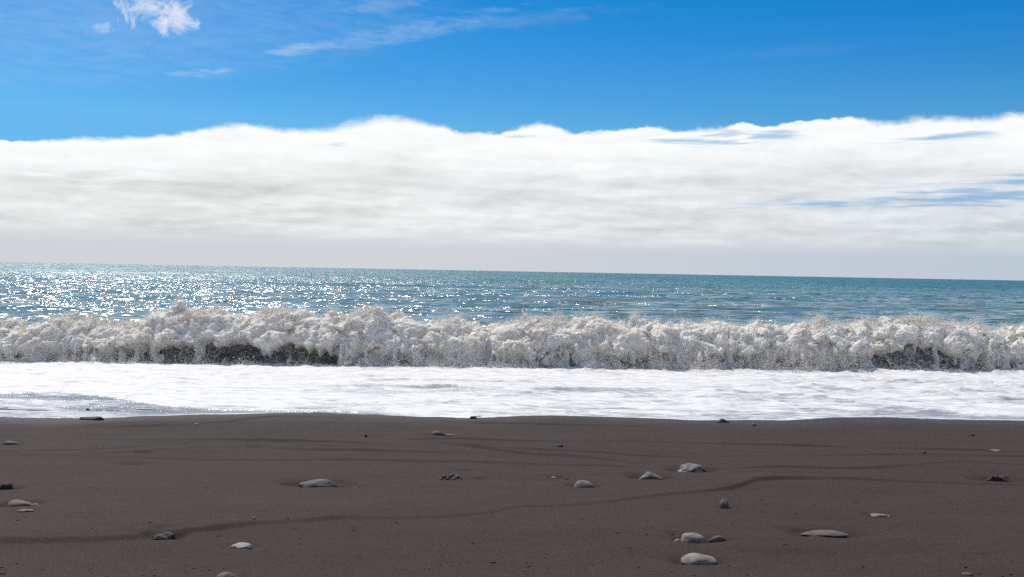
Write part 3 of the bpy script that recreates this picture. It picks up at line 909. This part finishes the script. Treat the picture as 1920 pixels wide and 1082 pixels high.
# droplets and strings falling through the hollows under the lip
n_ = 9000
x = np.concatenate([rng.uniform(px_to_x(a), px_to_x(b), int(n_ * (b - a) / 700)) for a, b, k in HOL])
st_ = perlin(x * 6.0, 0.3, 7.1) + 0.7 * perlin(x * 15.0, 0.3, 2.1)
x = x[st_ > rng.normal(0.0, 0.35, len(x))]
z = rng.uniform(0.05, 0.66, len(x)) * crest_h(x)
ms.append(np.stack([x, foot_y(x) + 0.10 + 0.5 * z + rng.normal(0, 0.12, len(x)), z], -1))
pp = np.concatenate([pp] + ms)
rad = np.clip(rng.lognormal(math.log(0.0062), 0.45, len(pp)), 0.003, 0.024)
tet = np.array([(1, 1, 1), (1, -1, -1), (-1, 1, -1), (-1, -1, 1)], np.float32) / math.sqrt(3) * 1.25
ang = rng.uniform(0, 6.28, len(pp)); ca_, sa_ = np.cos(ang), np.sin(ang)
tv = np.repeat(tet[None], len(pp), 0)
tv = np.stack([tv[..., 0] * ca_[:, None] - tv[..., 2] * sa_[:, None], tv[..., 1], tv[..., 0] * sa_[:, None] + tv[..., 2] * ca_[:, None]], -1)
sv = pp[:, None, :] + tv * rad[:, None, None]
tfc = np.array([(0, 1, 2), (0, 3, 1), (0, 2, 3), (1, 3, 2)])
sf_ = (np.arange(len(pp))[:, None, None] * 4 + tfc[None]).reshape(-1, 3)
spray = mesh_obj('spray', sv.reshape(-1, 3), sf_, mat_spray, wave, smooth=True)
tag(spray, 'fine white spray flying off the crest', kind='stuff')

# ---------------------------------------------------------------- stones
TONES = {'grey': ((0.062, 0.056, 0.057), (0.110, 0.099, 0.099)), 'black': ((0.011, 0.010, 0.010), (0.037, 0.033, 0.034)), 'ochre': ((0.105, 0.079, 0.048), (0.192, 0.153, 0.106)),
         'tan': ((0.120, 0.101, 0.084), (0.220, 0.189, 0.159)), 'pale': ((0.081, 0.076, 0.078), (0.239, 0.220, 0.216)), 'brown': ((0.022, 0.014, 0.013), (0.055, 0.040, 0.036)),
         'buff': ((0.082, 0.068, 0.058), (0.144, 0.122, 0.106)), 'cream': ((0.134, 0.113, 0.092), (0.263, 0.225, 0.190)), 'white': ((0.215, 0.198, 0.185), (0.345, 0.320, 0.300)),
         'sandy': ((0.022, 0.017, 0.016), (0.062, 0.049, 0.046)), 'greybrown': ((0.062, 0.049, 0.045), (0.115, 0.092, 0.084)), 'red': ((0.098, 0.044, 0.031), (0.124, 0.059, 0.045))}
smats = {}
for tn, (c0, c1) in TONES.items():
    m, N = material('stone_' + tn)
    tcn = N.n('ShaderNodeTexCoord').outputs['Object']
    oi = N.n('ShaderNodeObjectInfo').outputs['Random']
    tcn = N.vm('ADD', tcn, N.scale(N.n('ShaderNodeObjectInfo').outputs['Location'], (3, 3, 3)))
    a = N.noise(tcn, 14.0, 6.0, 0.65)
    b = N.noise(tcn, 75.0, 3.0, 0.7)
    pit = N.noise(tcn, 42.0, 2.0, 0.5, 0.6)
    col = N.mix(N.mr(a, 0.32, 0.68), c0, c1)
    col = N.mix(N.mr(b, 0.42, 0.6, 0.35, 0.0), col, c0)
    col = N.mix(N.mr(pit, 0.60, 0.68, 0.0, 0.7), col, tuple(x * 0.45 for x in c0))
    # sand clinging to the foot
    nb = N.bump(N.m('ADD', a, N.m('MULTIPLY', b, 0.35)), 0.012, 0.6)
    N.out(N.bsdf(col, 0.75, 0.25, nb))
    smats[tn] = m


def stone_mesh(name, w, h, shape, seed, lev):
    bm = bmesh.new()
    bmesh.ops.create_icosphere(bm, subdivisions=lev, radius=1.0)
    v = np.array([x.co[:] for x in bm.verts])
    r_ = np.random.default_rng(seed)
    o = r_.uniform(0, 60, 3)
    amp = {'round': 0.10, 'slab': 0.14, 'block': 0.12, 'wedge': 0.14, 'rough': 0.22, 'ridge': 0.10}[shape]
    if shape in ('block', 'slab', 'wedge', 'rough'):
        for _ in range({'block': 9, 'slab': 7, 'wedge': 7, 'rough': 8}[shape]):
            n = r_.normal(size=3); n /= np.linalg.norm(n)
            lim = r_.uniform(0.62, 0.86)
            d = v @ n - lim
            v = v - np.clip(d, 0, None)[:, None] * n * 0.85
    nz = fbm(v[:, 0] * 1.2 + o[0], v[:, 1] * 1.2 + o[1], v[:, 2] * 1.2 + o[2], 2)
    nf = fbm(v[:, 0] * 4 + o[1], v[:, 1] * 4 + o[2], v[:, 2] * 4 + o[0], 3)
    v = v * (1 + amp * nz + (0.055 if shape == 'rough' else 0.022) * nf)[:, None]
    if shape == 'rough':
        nn = np.abs(fbm(v[:, 0] * 3 + o[1], v[:, 1] * 3, v[:, 2] * 3 + o[0], 2))
        v = v * (0.88 + 0.22 * nn)[:, None]
    if shape == 'wedge':
        t = (v[:, 0] + 1) / 2
        peak = np.clip(np.where(t < 0.36, 0.35 + 0.65 * t / 0.36, 1.0 - 0.80 * (t - 0.36) / 0.64), 0.12, 1)
        v[:, 2] *= peak; v[:, 1] *= 0.55 + 0.45 * peak
    if shape == 'ridge':
        t = v[:, 0]
        v[:, 2] += 0.25 * (1 - (t - 0.25) ** 2) - 0.1
        v[:, 1] *= 0.8
    if shape == 'round':
        tp = 1 - 0.30 * v[:, 0]
        v[:, 2] *= tp; v[:, 1] *= 0.5 + 0.5 * tp
    v[:, 0] /= np.abs(v[:, 0]).max(); v[:, 1] /= np.abs(v[:, 1]).max(); v[:, 2] /= max(v[:, 2].max(), 0.3)
    dp = {'round': 0.36, 'slab': 0.34, 'block': 0.42, 'wedge': 0.32, 'rough': 0.40, 'ridge': 0.20}[shape]
    v = v * np.array([w / 2, w * dp, h])
    for q, c in zip(bm.verts, v):
        q.co = c
    for f in bm.faces: f.smooth = True
    me = bpy.data.meshes.new(name)
    bm.to_mesh(me); bm.free()
    return me


for i, (g, s) in enumerate(sg):
    px, py, wp, hp, shape, tone, yaw, label, cat, scour = s
    wm = wp * g.y / F
    hm = hp * g.y / F
    sinv = (CAM_Z - g.z) / g.y
    h = max(hm - 0.28 * wm * sinv, 0.45 * hm) * 1.05
    me = stone_mesh(cat, wm * 1.04, h, shape, 100 + i, 4 if wp > 30 else 3)
    me.materials.append(smats[tone])
    o = bpy.data.objects.new(cat, me)
    C.objects.link(o)
    yc = g.y + 0.22 * wm
    zs = sample_sand(g.x, g.y - 0.02)
    o.location = (g.x, yc, zs - (0.0 if wp > 30 else -0.04) * h)
    o.rotation_euler = (0, 0, yaw)
    tag(o, label, cat, 'stones scattered on the black sand')

# the knot of coarse gravel on the sand: separate pebbles
for i, (px, py, wp, hp) in enumerate(GRAVEL):
    g = ground(px, py)
    wm = wp * g.y / F
    me = stone_mesh('pebble', wm, hp * g.y / F * 0.8, 'rough', 300 + i, 3)
    me.materials.append(smats['sandy' if i % 2 else 'greybrown'])
    o = bpy.data.objects.new('pebble', me)
    C.objects.link(o)
    o.location = (g.x, g.y + 0.02, sample_sand(g.x, g.y))
    o.rotation_euler = (0, 0, i)
    tag(o, 'dark pebble in the tight knot of coarse gravel', 'pebble', 'pebbles of the gravel knot')

# dark grit scattered over the sand
NG = 620
gv, gf = [], []
oct_v = np.array([(1, 0, 0), (-1, 0, 0), (0, 1, 0), (0, -1, 0), (0, 0, 1), (0, 0, -1)], np.float32)
oct_f = np.array([(0, 2, 4), (2, 1, 4), (1, 3, 4), (3, 0, 4), (2, 0, 5), (1, 2, 5), (3, 1, 5), (0, 3, 5)])
n_ = 0
while n_ < NG:
    px, py = rng.uniform(-150, 2070), 850 + 260 * math.sqrt(rng.uniform(0, 1))
    g = ground(px, py)
    if float(fbm(np.array([g.x * 0.7]), np.array([g.y * 0.9]), np.array([3.0]), 2)[0]) < rng.uniform(-0.35, 0.7):
        continue
    r = float(np.clip(rng.lognormal(math.log(0.0050), 0.45), 0.0025, 0.014))
    sv_ = oct_v * (r * rng.uniform(0.8, 2.0), r, r * 0.7) + rng.normal(0, r * 0.18, (6, 3))
    gv.append(sv_ + np.array([g.x, g.y, sample_sand(g.x, g.y) + r * 0.25]))
    gf.append(oct_f + 6 * n_)
    n_ += 1
grit = mesh_obj('grit', np.concatenate(gv), np.concatenate(gf), smats['sandy'], smooth=False)
tag(grit, 'tiny dark grit sprinkled over the black sand', 'grit', kind='stuff')
